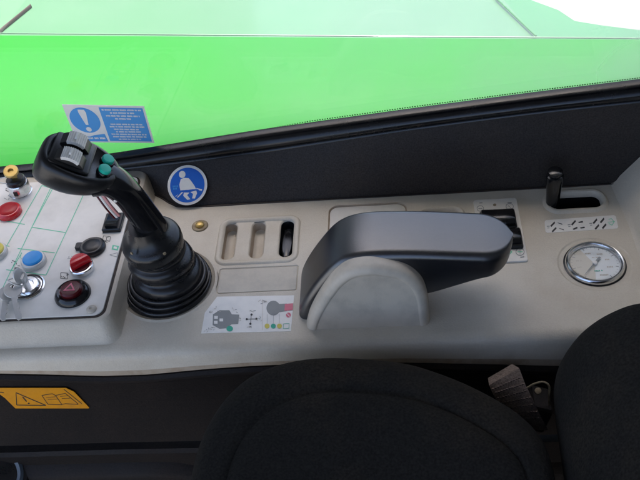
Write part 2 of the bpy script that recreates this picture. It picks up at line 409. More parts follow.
# warning sticker on the glass
quad = [g(62, 104.3, .0), g(144, 106, .0), g(154.5, 142.8, .0), g(77, 141.8, .0)]
def PG(u, v, h):
    p = quad[0].lerp(quad[1], u).lerp(quad[3].lerp(quad[2], u), v)
    return p - GN * (h + .0002)
D = Decal(PG)
D.sheet([(0, 0), (1, 0), (1, 1), (0, 1)], 0)
D.add(disc2(.215, .40, .185, .335, n=40), 1, 1)
D.add([(.17, .12), (.25, .12), (.262, .2), (.238, .52), (.205, .52), (.168, .2)], 0, 2); D.add(disc2(.222, .64, .034, .062), 0, 2)
D.add([(.26, .80), (.40, .76), (.415, .97), (.10, .97), (.10, .84), (.2, .84)], 1, 1)
D.words(.13, .39, .88, .05, 0, 2, cw=.018)
D.add([(.44, .05), (.975, .05), (.975, .955), (.44, .955)], 1, 1)
for i, (xa, xb) in enumerate(((.47, .95), (.56, .86), (.50, .92), (.60, .80))): D.words(xa, xb, .11 + i * .078, .040, 0, 2, cw=.0135)
for i, (xa, xb) in enumerate(((.52, .92), (.50, .93), (.54, .86), (.56, .88), (.49, .95), (.50, .93), (.56, .86))): D.words(xa, xb, .49 + i * .068, .038, 0, 2, cw=.0125)
tag(D.done('warning_sticker', [M['white'], M['s_blue2']]), 'rectangular blue and white exclamation mark warning sticker on the window glass', 'sticker')

# ------------------------------------------------------------------ console
con = thing('side_console', (0, -.05, -.2), 'long pale beige plastic side console under the window', 'console')
bm = bmesh.new()
holes = []
YF = -.1225
outer = [(-.70, YF), (-.4, YF), (-.2, YF), (0, YF), (.15, YF), (.302, YF), (.300, .0), (.2985, .062), (.2985, .09), (.1, .09), (-.1, .09), (-.16, .098), (-.3, .1095), (-.70, .130)]
ov = [bm.verts.new((x, y, 0)) for x, y in outer]
edges = [bm.edges.new((ov[i], ov[(i + 1) % len(ov)])) for i in range(len(ov))]
def recess(loopf, prof, mi_floor=0, mis=None, sub=None):
    """loopf(inset) -> xy loop; prof: (inset, z); sub: list of recesses inside the floor"""
    first = [bm.verts.new((x, y, 0)) for x, y in loopf(prof[0][0])]
    n = len(first); edges.extend(bm.edges.new((first[i], first[(i + 1) % n])) for i in range(n))
    prev = first
    for k, (ins, z) in enumerate(prof[1:]):
        cur = [bm.verts.new((x, y, z)) for x, y in loopf(ins)]
        ring_faces(bm, prev, cur, (mis[k] if mis else 0)); prev = cur
    if sub is None:
        bm.faces.new(prev).material_index = mi_floor
    else:
        zf = prof[-1][1]
        later = []
        for lf, pf, mf, ms in sub:
            lp = [bm.verts.new((x, y, zf)) for x, y in lf(pf[0][0])]; later.append((lp, lf, pf, mf, ms))
        loops = [prev] + [l[0] for l in later]; allv = [v for l in loops for v in l]
        for tri in tessellate_polygon([[v.co for v in l] for l in loops]):
            try: bm.faces.new([allv[i] for i in tri])
            except ValueError: pass
        for lp, lf, pf, mf, ms in later:
            prev = lp
            for k, (ins, z) in enumerate(pf[1:]):
                cur = [bm.verts.new((x, y, z)) for x, y in lf(ins)]
                ring_faces(bm, prev, cur, (ms[k] if ms else 0)); prev = cur
            bm.faces.new(prev).material_index = mf
def rr(cx, cy, hw, hh, r, n=8): return lambda ins: rrect(cx, cy, hw, hh, r, ins, n)
def circ(cx, cy, r, n=64): return lambda ins: [(cx + (r - ins) * math.cos(2 * math.pi * i / n), cy + (r - ins) * math.sin(2 * math.pi * i / n)) for i in range(n)]
# frame with three pockets
lip = [(0, 0), (.0006, 0), (.0014, .0012), (.0030, .0018), (.0050, .0015), (.0066, .0002), (.0072, -.0006)]
pk = [(0, -.0006), (.0008, -.0008), (.0018, -.002), (.0024, -.006), (.0030, -.011), (.0050, -.0125)]
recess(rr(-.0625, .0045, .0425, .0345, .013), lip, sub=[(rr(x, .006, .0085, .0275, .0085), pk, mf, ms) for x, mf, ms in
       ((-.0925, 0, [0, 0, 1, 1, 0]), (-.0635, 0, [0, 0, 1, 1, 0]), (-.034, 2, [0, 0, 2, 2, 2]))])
# blank plate recess and the joystick's round seat
recess(rr(-.0585, -.0495, .0395, .0172, .003), [(0, 0), (.0005, 0), (.0010, -.0008), (.0016, -.0011)])
recess(circ(-.1465, -.050, .0495), [(0, 0), (.0006, 0), (.0016, .0008), (.003, .0009), (.0046, -.0006), (.006, -.0016)])
# window behind the armrest
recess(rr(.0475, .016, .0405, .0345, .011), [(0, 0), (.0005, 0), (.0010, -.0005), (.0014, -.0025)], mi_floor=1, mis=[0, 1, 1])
# finger dish
recess(rr(.1215, .024, .0245, .0165, .013), [(0, 0), (.0006, 0), (.0016, .0012), (.003, .0015), (.0046, .0006), (.0062, -.003), (.0078, -.009), (.0120, -.013)])
# lever slot, kidney shaped
def kidney(ins):
    out = []
    for x, y in rrect(.2545, .0365, .0325, .0165, .0150, ins, 10):
        s = (x - .2545) / .0325
        out.append((x, y - .0028 * (1 - s * s) * (1 if y < .0365 else -.2) * 1.2 + .002 * (1 - s * s)))
    return out
recess(kidney, [(0, 0), (.0006, 0), (.0018, .0016), (.0036, .0026), (.0056, .0022), (.0070, .0004), (.0078, -.004), (.0086, -.018), (.0100, -.030)], mi_floor=2, mis=[0, 0, 0, 0, 0, 0, 2, 2])
# gauge seat
recess(circ(.2577, -.0492, .0345), [(0, 0), (.0006, 0), (.0014, -.0006), (.0025, -.0008), (.0066, -.0008), (.0072, -.0016), (.0074, -.006)])
bmesh.ops.triangle_fill(bm, use_beauty=True, use_dissolve=False, edges=edges)
# subdivide nothing; front lip sweep
zb_pts = [atY(x, y, YF - .015) for x, y in ((-60, 373), (0, 373.5), (50, 374.5), (100, 376), (150, 374.5), (200, 369.5), (250, 366), (320, 363), (400, 362.5), (480, 364), (560, 366), (660, 368))]
def zb(x):   # height of the lower edge of the pale fascia
    if x <= zb_pts[0].x: return zb_pts[0].z
    for p, q in zip(zb_pts, zb_pts[1:]):
        if p.x <= x <= q.x: return p.z + (q.z - p.z) * (x - p.x) / (q.x - p.x)
    return zb_pts[-1].z
xs = [-.70 + i * .02 for i in range(51)] + [.302]
rings = []
for x in xs:
    b = zb(x); r = [(YF, 0), (YF - .0015, -.00005), (YF - .0055, -.0006), (YF - .009, -.0025), (YF - .0115, -.0055), (YF - .013, -.0100), (YF - .0142, min(b * .75 - .001, -.0105)), (YF - .0149, b + .0022), (YF - .0150, b)]
    r.append((YF - .0120, b - .0006)); rings.append([Vector((x, yy, zz)) for yy, zz in r])
for a_, b_ in zip(rings, rings[1:]):
    for k_ in range(len(a_) - 1): 
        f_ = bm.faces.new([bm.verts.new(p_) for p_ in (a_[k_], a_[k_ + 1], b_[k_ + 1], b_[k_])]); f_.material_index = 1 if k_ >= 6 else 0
bmesh.ops.remove_doubles(bm, verts=bm.verts, dist=.00005)
# right hand upstand
rings = []
for y in [-.60, -.3, -.14, -.10, -.05, 0, .03, .0585, .07, .10]:
    x0 = .3035 + (.297 - .3035) * max(0, min(1, (y + .021) / .08)) + (.0 if y > -.03 else -.02 * (-.03 - y))
    rings.append([Vector((x0 + o, y, z)) for o, z in ((-.006, -.0010), (-.003, .0002), (-.0005, .0010), (.002, .0035), (.005, .009), (.024, .033), (.060, .072), (.10, .115))])
loft(bm, rings, False, False, closed=False)
obj('body', bm, [M['beige'], M['beige_dirty'], M['black_gloss']], con, ang=40)
# rectangular blank insert
bm = bmesh.new(); slab(bm, (-.0585, -.0495, -.0011), .0378, .0155, .002, [(0, 0), (0, .0004), (.0004, .0008)])
obj('blank_insert', bm, M['insert'], con)
bm = bmesh.new(); slab(bm, (.0475, .016, -.0028), .0385, .0325, .009, [(0, 0), (0, .0012), (.0006, .0016)])
obj('inspection_cover', bm, M['panel'], con)
bm = bmesh.new(); lathe(bm, (-.034, .004, -.0125), [(.0056, 0), (.0056, .0055), (.0046, .0068), (.002, .0072)], sy=3.9, sx=1.0, seg=32)
obj('pocket_switch', bm, M['black_gloss'], con)
# mounting screw with washer
bm = bmesh.new(); c = at(200, 226); lathe(bm, c, [(.0085, -.0005), (.0085, .0006), (.0078, .0012), (.0055, .0013), (.0050, .001)], mi=0)
lathe(bm, c + Vector((0, 0, .001)), [(.0045, 0), (.0043, .0016), (.0030, .0026), (.0012, .0029)], mi=1)
obj('mounting_screw', bm, [M['rust'], M['brass']], con)
# dirt line where the trim meets the console
bm = bmesh.new(); pts = catmull([(x, y - .0012, .0003) for x, y, z in foot], 6); random.seed(3)
tube(bm, pts, [(.0011 + .0008 * pnoise(p * 60), .0007) for p in pts], 6); obj('joint_line', bm, M['gasket'], con)

# function decal in front of the pockets
def PZ(z): return lambda px, py, h: at(px, py, z) + Vector((0, 0, h))
D = Decal(PZ(0)); q = lambda x, y: (195 + x / 6.095, 290 + y / 6.095)
def Q(*p): return [q(x, y) for x, y in p]
D.sheet(Q((135, 42), (605, 33), (585, 252), (38, 265), (60, 140)), 0)
D.add(Q((110, 150), (150, 125), (210, 125), (225, 150), (270, 152), (264, 208), (222, 212), (190, 235), (150, 238), (108, 215)), 1, 1)
for x, y in ((118, 160), (116, 190), (150, 176)): D.add(Q((x, y), (x + 22, y), (x + 22, y + 18), (x, y + 18)), 0, 2)
D.add([q(x, y) for x, y in disc2(212, 238, 20, 17)], 3, 2)
D.strokes(Q((318, 180), (372, 178)), .55, 2); D.strokes(Q((343, 155), (340, 206)), .55, 2)
for x, y in ((345, 152), (338, 208), (316, 180), (375, 178)): D.add([q(*p) for p in disc2(x, y, 7, 7, 8)], 2, 2)
def blob(x, y, s=26):
    for k in range(4):
        ax, ay = x + random.uniform(-s, s) * .5, y + random.uniform(-s, s) * .4
        D.strokes(Q((ax, ay), (ax + random.uniform(-s, s) * .6, ay + random.uniform(-s, s) * .5)), .45, 1 if k % 2 else 4)
random.seed(11)
for x, y in ((98, 135), (138, 122), (238, 125), (345, 130), (290, 182), (395, 178), (335, 225), (75, 240), (112, 240), (410, 72), (425, 62)): blob(x, y)
D.add([q(x, y) for x, y in disc2(478, 112, 42, 45)], 1, 1); D.add(Q((505, 88), (560, 85), (560, 130), (505, 138)), 1, 2)
D.add(Q((548, 88), (598, 84), (596, 125), (546, 130)), 5, 3)
D.add([q(x, y) for x, y in disc2(570, 155, 15, 15)], 5, 2)
D.strokes(Q((412, 60), (410, 248)), .3, 4)
for x, mi in ((440, 6), (478, 3), (515, 6)):
    D.strokes(Q((x, 150), (x, 205)), .25, 1); D.add([q(*p) for p in disc2(x, 222, 15, 15)], mi, 2)
D.strokes(Q((540, 208), (575, 206), (572, 236), (538, 238), (540, 208)), .35, 3)
D.strokes(Q((560, 145), (578, 165)), .5, 0, 3)
tag(D.done('function_label', [M['white'], M['grey_ink'], M['ink'], M['teal_ink'], M['insert'], M['pink_ink'], M['yellow_ink']]),
    'white joystick function label with grey, green and pink symbols beside the joystick boot', 'label')

# slot label under the short lever
D = Decal(PZ(0))
def qs(u, v):
    a = (544.5 + (615.5 - 544.5) * u, 220.5 + (215.2 - 220.5) * u); b = (545.5 + (618.5 - 545.5) * u, 233 + (228.5 - 233) * u)
    return (a[0] + (b[0] - a[0]) * v, a[1] + (b[1] - a[1]) * v)
def rl(u0, v0, u1, v1): return [qs(u0, v0), qs(u1, v0), qs(u1, v1), qs(u0, v1)]
D.sheet([qs(*p) for p in ((.02, .0), (.98, .0), (1, .12), (1, .88), (.98, 1), (.02, 1), (0, .88), (0, .12))], 0)
for u in (.16, .45, .75):
    sl = {.16: (1, -1, 1, -1), .45: (1, -.2, .2, -.2), .75: (1, 1, 1, 1)}[u]
    for (du, dv), sg in zip(((-.052, .30), (.048, .28), (-.040, .74), (.060, .72)), sl):
        D.add([qs(u + du - .036, dv + .10 * sg + .07), qs(u + du + .030, dv - .12 * sg - .03), qs(u + du + .036, dv - .10 * sg + .09), qs(u + du - .022, dv + .12 * sg + .16)], 1, 1)
    D.strokes([qs(u - .135, .50), qs(u - .095, .50)], .8, 2, 1)
    D.strokes([qs(u - .13, .64), qs(u - .10, .64)], .6, 2, 1)
D.strokes([qs(.89, .3), qs(.93, .25), qs(.96, .5), qs(.92, .75), qs(.88, .6)], .6, 3, 1); D.strokes([qs(.87, .5), qs(.97, .5)], .5, 3, 1)
tag(D.done('lever_label', [M['white'], M['ink'], M['grey_ink'], M['green_ink']]), 'narrow white strip label with black arrow marks between the short lever and the gauge', 'label')

# ------------------------------------------------------------------ control panel at the left
PZt = .022
pan = thing('control_panel', (-.30, 0, 0), 'pale raised control panel with green printed boxes and push buttons, left of the joystick', 'control panel')
bm = bmesh.new()
def prect(x0, x1, y0, y1, r):
    return rrect((x0 + x1) / 2, (y0 + y1) / 2, (x1 - x0) / 2, (y1 - y0) / 2, r, 0, 8)
rings = []
for e, ef, z in ((.0130, .0165, 0), (.0118, .0150, .001), (.0095, .0110, .008), (.0065, .0060, .0165), (.0052, .0042, .0192), (.0035, .0028, .0200), (.002, .002, .0202)):
    rings.append([Vector((x, y, z)) for x, y in prect(-.72, -.1935 + e, -.1065 - ef, .100 + e * .3, .0095 + e * .25)])
loft(bm, rings, False, True); obj('housing', bm, M['beige'], pan)
bm = bmesh.new(); loft(bm, [[Vector((x, y, z)) for x, y in prect(-.715, -.1935 + e, -.1065 - e, .0900, .009 + e)] for e, z in ((.0012, .0200), (.0012, .0207), (0, .0207))], False, True)
obj('gasket', bm, M['gasket'], pan)
bm = bmesh.new(); loft(bm, [[Vector((x, y, z)) for x, y in prect(-.715, -.1945 - e, -.1055 + e, .0885, .009)] for e, z in ((0, .0205), (0, .0216), (.0004, .0220))], False, True)
obj('faceplate', bm, M['panel'], pan)
D = Decal(PZ(PZt), .00005)
z1 = lambda x, y: (x / 2.823, 160 + y / 2.823)
for L_ in (((118, 72), (-10, 292)), ((143, 80), (90, 190), (-30, 440)), ((118, 72), (143, 80)), ((160, 60), (90, 190)), ((235, 100), (130, 325)), ((90, 190), (185, 205)), ((50, 250), (155, 262)), ((18, 310), (130, 325)),
           ((-10, 168), (70, 182)), ((-20, 234), (27, 244)), ((62, 262), (28, 318)), ((240, 60), (100, 40))):
    D.strokes([z1(*p) for p in L_], .75, 0, 1)
def glyph(x, y, mi, s=9, n=5):
    for k in range(n):
        a = (x + random.uniform(-s, s), y + random.uniform(-s, s) * .8); b = (a[0] + random.uniform(-s, s), a[1] + random.uniform(-s, s) * .7)
        D.strokes([z1(*a), z1(*b)], .55, mi, 1)
for k, mi in (((48, 300), 1), ((42, 290), 1), ((22, 85), 1), ((24, 108), 2), ((200, 280), 2), ((180, 328), 1), ((300, 222), 1)): glyph(*k, mi)
D.strokes([z1(*p) for p in ((172, 318), (192, 320), (190, 336), (170, 334), (172, 318))], .5, 1, 1)
D.strokes([z1(*p) for p in ((292, 214), (312, 217), (310, 230), (290, 227), (292, 214))], .5, 1, 1)
D.add([z1(*p) for p in ((318, 240), (336, 243), (333, 256), (315, 253))], 0, 1); D.add([z1(*p) for p in ((322, 244), (331, 246), (330, 252), (320, 250))], 3, 2)
D.strokes([z1(*p) for p in ((310, 268), (330, 274), (332, 262), (310, 268))], .45, 2, 1)
D.strokes([z1(*p) for p in ((60, 262), (58, 276), (66, 284))], .5, 0, 1)
D.done('printed_marks', [M['green_ink'], M['ink'], M['grey_ink'], M['white']], pan)

def P(px, py, z=PZt): return at(px, py, z)
def button(name, px, py, prof, mats, label=None, capprof=None, capmat=None, capname='cap', n=(0, 0, 1), z=PZt):
    c = P(px, py, z); b = bmesh.new(); lathe(b, c, prof, n=n, seg=40); o = obj(name, b, mats, pan, label=label)
    if capprof: b = bmesh.new(); lathe(b, c, capprof, n=n, seg=40); obj(capname, b, capmat, o)
    return o, c
# chrome key-operated switch with a gold key
o, c = button('key_switch', 21, 192, [(.0122, 0), (.0122, .001), (.0115, .0015), (.0115, .013), (.0108, .0142), (.006, .0142)], M['chrome'], 'chrome key switch with black collar at the panel corner')
b = bmesh.new(); lathe(b, c + Vector((0, 0, .0142)), [(.0100, 0), (.0100, .0040), (.0088, .0056), (.0045, .0058)]); obj('collar', b, M['black'], o)
b = bmesh.new(); slab(b, c + Vector((0, -.0113, .007)), .0022, .0030, .0006, [(0, -.0005), (0, .0005)], U=(1, 0, 0), V=(0, 0, 1)); obj('index_mark', b, M['gasket'], o)
gk = thing('switch_key', c + Vector((0, 0, .02)), 'gold key in the chrome switch at the top left of the control panel', 'key')
b = bmesh.new(); slab(b, c + Vector((0, 0, .023)), .003, .0045, .0008, [(0, -.0008), (0, .0008)], U=(1, 0, 0), V=(0, 0, 1))
kc = c + Vector((-.001, 0, .0285)); kn = Vector((.15, -.30, .9)).normalized()
lathe(b, kc - kn * .0011, [(.0070, 0), (.0078, .0004), (.0078, .0024), (.0070, .0030), (.0030, .0030), (.0028, .0008)], n=kn, seg=24, cap0=True); obj('key_bow', b, M['brass'], gk)
b = bmesh.new(); pts = [kc + Vector((-.008 + .010 * math.cos(t * .31) - .004, -.002 + .006 * math.sin(t * .31), -.008 + .003 * math.cos(t * .5))) for t in range(21)]
tube(b, pts, .0006, 6); obj('key_ring', b, M['steel'], gk)
# red push button, blue push button
button('push_button', 10, 213, [(.0128, 0), (.0128, .004), (.0112, .0058), (.0102, .0060)], M['red'], 'round red push button', [(.0100, .003), (.0098, .0064), (.0080, .0075), (.004, .0078)], M['red_dome'])
button('push_button', 34.5, 262.5, [(.0122, 0), (.0122, .0045), (.0112, .0056), (.0100, .0056)], M['steel'], 'round blue push button in a steel ring', [(.0098, .002), (.0098, .0066), (.0088, .0076), (.0055, .0074), (.004, .0072)], M['blue'])
button('push_button', -4, 254, [(.0122, 0), (.0122, .0045), (.0112, .0056), (.0100, .0056)], M['steel'], 'amber button cut by the left edge', [(.0098, .002), (.0098, .0066), (.0088, .0076)], M['yellow_ink'])
# black socket cap
o, c = button('socket_cap', 93, 248.5, [(.0128, 0), (.0132, .0012), (.0128, .0034), (.0112, .0048), (.0098, .0044), (.0086, .0046), (.0078, .0052), (.003, .0054)], M['black'], 'round black cap with a raised centre')
b = bmesh.new(); slab(b, c + Vector((-.0125, .002, .0022)), .005, .0045, .002, [(0, -.002), (0, .001), (.0008, .0016)]); obj('pull_tab', b, M['black'], o)
# red rotary selector
o, c = button('rotary_switch', 82.5, 269, [(.0118, 0), (.0118, .0048), (.0110, .0058), (.0095, .0060)], M['chrome'], 'red rotary switch on a chrome base')
b = bmesh.new(); a = R_(38); Ud = Vector((math.cos(a), math.sin(a), 0)); Vd = Vector((-math.sin(a), math.cos(a), 0))
rings = []
for ins, h in ((0, .004), (0, .0065), (.0004, .0125), (.0016, .0142), (.003, .0146)):
    pts = []
    for k in range(25):
        t = math.pi * k / 24; r = .0104 - ins
        pts.append(c + Ud * r * math.cos(t) + Vd * (r * math.sin(t) * 1.0 - .0035 + ins) + Vector((0, 0, h)))
    rings.append(pts)
loft(b, rings); obj('knob', b, M['red'], o)
b = bmesh.new(); lathe(b, c, [(.0095, .0055), (.0093, .0068)], seg=32); obj('knob_base', b, M['dark_red'], o)
# hazard switch
o, c = button('hazard_switch', 73, 294.5, [(.0172, 0), (.0172, .0012), (.0155, .0045), (.0135, .0062), (.0115, .0052), (.0108, .0050)], M['black_gloss'], 'round glossy black hazard light switch with a red triangle')
b = bmesh.new(); lathe(b, c, [(.0108, .0048), (.0104, .0078), (.0090, .0092), (.005, .0096)], seg=40); obj('lens', b, M['dark_red'], o)
def PH(x, y, h): return c + Vector((x, y, .0097 + h))
D = Decal(PH, .0001); D.add([(-.0058, -.004), (.0058, -.004), (0, .0060)], 0, 1); D.add([(-.0034, -.0026), (.0034, -.0026), (0, .0032)], 1, 2); D.done('triangle_mark', [M['pink_ink'], M['dark_red']], o)
# rocker switch behind the grip
o = bmesh.new(); c = P(114, 224); slab(o, c, .0095, .0125, .0012, [(0, 0), (0, .0035), (.0008, .0045)])
o = obj('rocker_switch', o, M['black'], pan, label='small black rocker switch beside the joystick grip')
b = bmesh.new(); rings = []
for y, h in ((-.0095, .0035), (-.0095, .0095), (-.005, .0080), (0, .0062), (.005, .0058), (.0095, .0056), (.0095, .0035)):
    rings.append([c + Vector((sx * .0062, y, h)) for sx in (-1, 1)])
b_v = [[b.verts.new(p) for p in r] for r in rings]
for r1, r2 in zip(b_v, b_v[1:]): b.faces.new((r1[0], r1[1], r2[1], r2[0]))
b.faces.new([r[0] for r in b_v]); b.faces.new([r[1] for r in b_v][::-1]); obj('rocker', b, M['black_gloss'], o)
# corner screw
b = bmesh.new(); c = P(91.5, 309.5); lathe(b, c, [(.0048, 0), (.0047, .0010), (.0036, .0019), (.0018, .0022), (.0012, .0012)], seg=24); obj('corner_screw', b, M['insert'], pan)
# ignition switch
o, c = button('ignition_switch', 28, 287.5, [(.0165, 0), (.0165, .0012), (.0150, .0020), (.0140, .0008), (.0125, .0008), (.0118, .0030), (.0105, .0042), (.0068, .0044), (.0060, .0034)], [M['chrome']], 'chrome ignition lock')
b = bmesh.new(); lathe(b, c, [(.0152, .0018), (.0152, .0022), (.0141, .0022), (.0141, .0012)], seg=48, cap1=False); obj('trim_ring', b, M['gasket'], o)
ks = thing('key_bunch', c + Vector((0, 0, .004)), 'bunch of silver keys hanging from the ignition lock over the panel edge', 'keys')
def key(bow_px, tip_px, zb_, zt_, r, nm, m, hole=.28):
    pb, pt = at(*bow_px, zb_), at(*tip_px, zt_)
    b = bmesh.new(); ax = (pt - pb).normalized(); n = (CAM - pb); n = (n - ax * n.dot(ax)).normalized(); s = n.cross(ax)
    t = .0009; K = 32
    def lp(rx, ry, cx, h): return [b.verts.new(pb + ax * (cx + rx * math.cos(2 * math.pi * k / K)) + s * ry * math.sin(2 * math.pi * k / K) + n * h) for k in range(K)]
    L0 = [lp(r * .97, r * .92, 0, -t), lp(r, r * .95, 0, -t * .6), lp(r, r * .95, 0, t * .6), lp(r * .97, r * .92, 0, t), lp(r * hole, r * hole, -r * .45, t), lp(r * hole, r * hole, -r * .45, -t)]
    for a_, b_ in zip(L0, L0[1:] + L0[:1]): ring_faces(b, a_, b_)
    L_ = (pt - pb).length; wd = .0030; out = [(r * .85, -wd), (L_ - .003, -wd), (L_, -wd * .3)]
    x = L_ - .001
    while x > r * 1.3: out += [(x, wd * random.uniform(.35, .9)), (x - .0016, wd * random.uniform(.35, .95))]; x -= .0032
    out += [(r * 1.2, wd), (r * .85, wd)]
    loft(b, [[pb + ax * x + s * y + n * h for x, y in out] for h in (-t * .8, t * .8)])
    return obj(nm, b, m, ks)
random.seed(5)
b = bmesh.new(); kc = c + Vector((-.001, 0, .014))
slab(b, c + Vector((0, 0, .008)), .0014, .0042, .001, [(0, -.005), (0, .008)]); 
nk = Vector((.95, -.12, .25)).normalized(); lathe(b, kc - nk * .001 + Vector((-.002, -.001, .003)), [(.0068, 0), (.0076, .0004), (.0076, .0018), (.0068, .0022)], n=nk, seg=28, cap0=True)
obj('ignition_key', b, M['steel'], ks)
key((13, 290), (19.5, 320), .033, .0255, .0088, 'key', M['steel'])
key((7, 294), (3, 321), .030, .0245, .0082, 'key', M['steel'])
b = bmesh.new(); cc = at(18, 279, .036)
tube(b, [cc + Vector((.0085 * math.cos(t), .0075 * math.sin(t), .003 * math.sin(t * 2))) for t in [i * 2 * math.pi / 28 for i in range(29)]], .0008, 8); obj('key_ring', b, M['steel'], ks)

# ------------------------------------------------------------------ joystick
JX, JY = -.1465, -.050
joy = thing('joystick', (JX, JY, 0), 'black multi-function joystick with a ribbed rubber boot and thumb controls', 'joystick')
bm = bmesh.new()
prof = [(.0425, -.0016), (.0428, .0015), (.0418, .0032), (.0402, .0036), (.0396, .0030), (.0392, .0050), (.0402, .0066), (.0396, .0084), (.0378, .0086), (.0370, .0078), (.0366, .0098), (.0376, .0114), (.0368, .0134), (.0350, .0138), (.0338, .0126),
        (.0330, .0150), (.0334, .0180), (.0318, .0210), (.0290, .0228), (.0272, .0240), (.0268, .0262), (.0284, .0290), (.0300, .0330), (.0298, .0368), (.0276, .0392), (.0252, .0402), (.0246, .0416), (.0262, .0435), (.0268, .0455), (.0262, .0475), (.0245, .0490), (.0240, .052)]
rings = []
for r, h in prof:
    sk = .0055 * math.sin(min(1, h / .04) * math.pi) ; ring = []
    for i in range(72):
        a = 2 * math.pi * i / 72; wob = 1 + .012 * math.sin(3 * a + h * 260) * min(1, h / .012) + (.02 * math.sin(2 * a + 1) if .02 < h < .045 else 0)
        ring.append(Vector((JX + sk * .6 + r * wob * math.cos(a), JY + r * wob * math.sin(a), h)))
    rings.append(ring)
loft(bm, rings, False, True); obj('boot', bm, M['rubber'], joy, ang=75)
bm = bmesh.new(); tl = Vector((-.06, -.10, 1)).normalized(); cb = Vector((JX - .001, JY, .0485))
lathe(bm, cb, [(.0252, 0), (.0274, .0012), (.0282, .0050), (.0284, .0110), (.0280, .0138), (.0268, .0158), (.0245, .0176), (.0215, .0198), (.0190, .0230), (.0168, .0275), (.0150, .034)], n=tl, seg=56, cap0=True)
cap = obj('collar', bm, M['satin'], joy, ang=60)
for px, py in ((134, 251), (163.5, 252)):
    p = atY(px, py, JY - .022); dr = (Vector((p.x, JY - .022, p.z)) - Vector((JX, JY, p.z))).normalized()
    ce = Vector((JX, JY, p.z)) + dr * .0280; bm = bmesh.new(); lathe(bm, ce, [(.0015, 0), (.0015, .0010), (.0009, .0013)], n=dr, seg=14); obj('collar_screw', bm, M['rust'], joy)
# grip: curved tapering handle
path = catmull([Vector((JX + .001, JY, .058))] + [atY(x, y, JY) for x, y in ((153, 229), (142, 213), (130, 197), (118, 185), (107, 179), (96, 178))], 5)
n_ = len(path); rad = []
for i in range(n_):
    t = i / (n_ - 1); w_ = .0150 - .0015 * math.sin(t * math.pi * .9) + .005 * max(0, t - .5) * 2; th = .0142 - .0012 * math.sin(t * math.pi * .8)
    if t < .15: w_ += .004 * (1 - t / .15) ** 2; th += .004 * (1 - t / .15) ** 2
    rad.append((w_, th))
bm = bmesh.new(); tube(bm, path, rad, 32); obj('handle', bm, M['black_gloss'], joy, ang=60)
# head: local frame u toward the handle and down, v across, n out of the face
al = R_(33); hu = Vector((math.cos(al), 0, -math.sin(al))); hv = Vector((0, 1, 0)); hn = Vector((math.sin(al), 0, math.cos(al)))
HO = atY(82, 158, JY)
def H(u, v, n): return HO + hu * u + hv * v + hn * n
def headloop(ins, extra=0):
    # egg-shaped plan: wide at the far end, narrow at the handle
    out = []
    for k in range(56):
        a = 2 * math.pi * k / 56; cx, sy = math.cos(a), math.sin(a)
        e = 2 / 3.0; x = math.copysign(abs(cx) ** e, cx); y = math.copysign(abs(sy) ** e, sy)
        hw = .0265 - .0075 * max(0, x) ** 1.5
        out.append((x * (.0345 - ins), y * (hw - ins)))
    return out
bm = bmesh.new(); rings = []
for ins, h, sh in ((.0185, -.0320, -.009), (.0120, -.0312, -.0085), (.0075, -.0285, -.0070), (.0045, -.0240, -.0048), (.0020, -.0180, -.0026), (.0006, -.0120, -.0010), (0, -.0070, 0), (.0004, -.0038, 0), (.0018, -.0012, 0), (.0038, -.0001, 0), (.0050, 0, 0), (.0056, 0, 0), (.0062, -.0008, 0)):
    rings.append([H(x + sh, y, h) for x, y in headloop(ins)])
loft(bm, rings); head = obj('head', bm, M['black'], joy, ang=60)
# raised rocker surround
bm = bmesh.new(); slab(bm, H(-.0085, .0008, -.0006), .0175, .0195, .004, [(0, 0), (0, .0018), (.0012, .0026)], U=hu, V=hv); sur = obj('thumb_plate', bm, M['black'], joy)
def roller(v0, u0=-.0085):
    b = bmesh.new(); R0, w2 = .0160, .0066
    for mi, a_from, a_to, wd in ((0, -52, 52, w2), ):
        rings = []
        for k in range(25):
            a = R_(a_from + (a_to - a_from) * k / 24); rings.append([H(u0 + R0 * math.sin(a), v0 + s * wd, -.0075 + (R0) * math.cos(a)) for s in (-1, 1)] + [H(u0 + R0 * .3 * math.sin(a), v0 + s * wd, -.0075 + R0 * .3 * math.cos(a)) for s in (1, -1)])
        loft(b, rings)
    o = obj('thumb_roller', b, M['black'], joy)
    b = bmesh.new(); rings = []
    for k in range(37):
        a = R_(-30 + 58 * k / 36); r_ = R0 + (.0014 if k % 4 < 2 else .0008) * (1 if 0 < k < 36 else 0)
        rings.append([H(u0 + r_ * math.sin(a), v0 + s * (w2 + .0004), -.0075 + r_ * math.cos(a)) for s in (-1, 1)] + [H(u0 + (R0 - .002) * math.sin(a), v0 + s * (w2 + .0004), -.0075 + (R0 - .002) * math.cos(a)) for s in (1, -1)])
    loft(b, rings); obj('ribbed_cap', b, M['roller'], o)
    b = bmesh.new(); slab(b, H(u0 - .002, v0, -.0075 + R0 + .0012), .0010, w2 * .5, .0005, [(0, 0), (0, .0022), (.0003, .0026)], U=hu, V=hv); obj('tab', b, M['white'], o)
roller(.0116); roller(-.0094)
for v0 in (.0062, -.0068):
    b = bmesh.new(); lathe(b, H(.0205, v0, -.001), [(.0064, 0), (.0064, .0020), (.0058, .0032), (.0052, .0034)], n=hn, seg=32)
    o = obj('thumb_button', b, M['black_gloss'], joy)
    b = bmesh.new(); lathe(b, H(.0205, v0, -.001), [(.0052, .003), (.0052, .0058), (.0046, .0066), (.002, .0069)], n=hn, seg=32); obj('button_cap', b, M['green_button'], o)
# side seam line and screw on the handle
bm = bmesh.new()
c_ = atY(115.5, 200.5, JY - .013); lathe(bm, c_, [(.0016, -.002), (.0016, .0012), (.0010, .0014)], n=(.1, -1, .2), seg=12); obj('handle_screw', bm, M['steel'], joy)
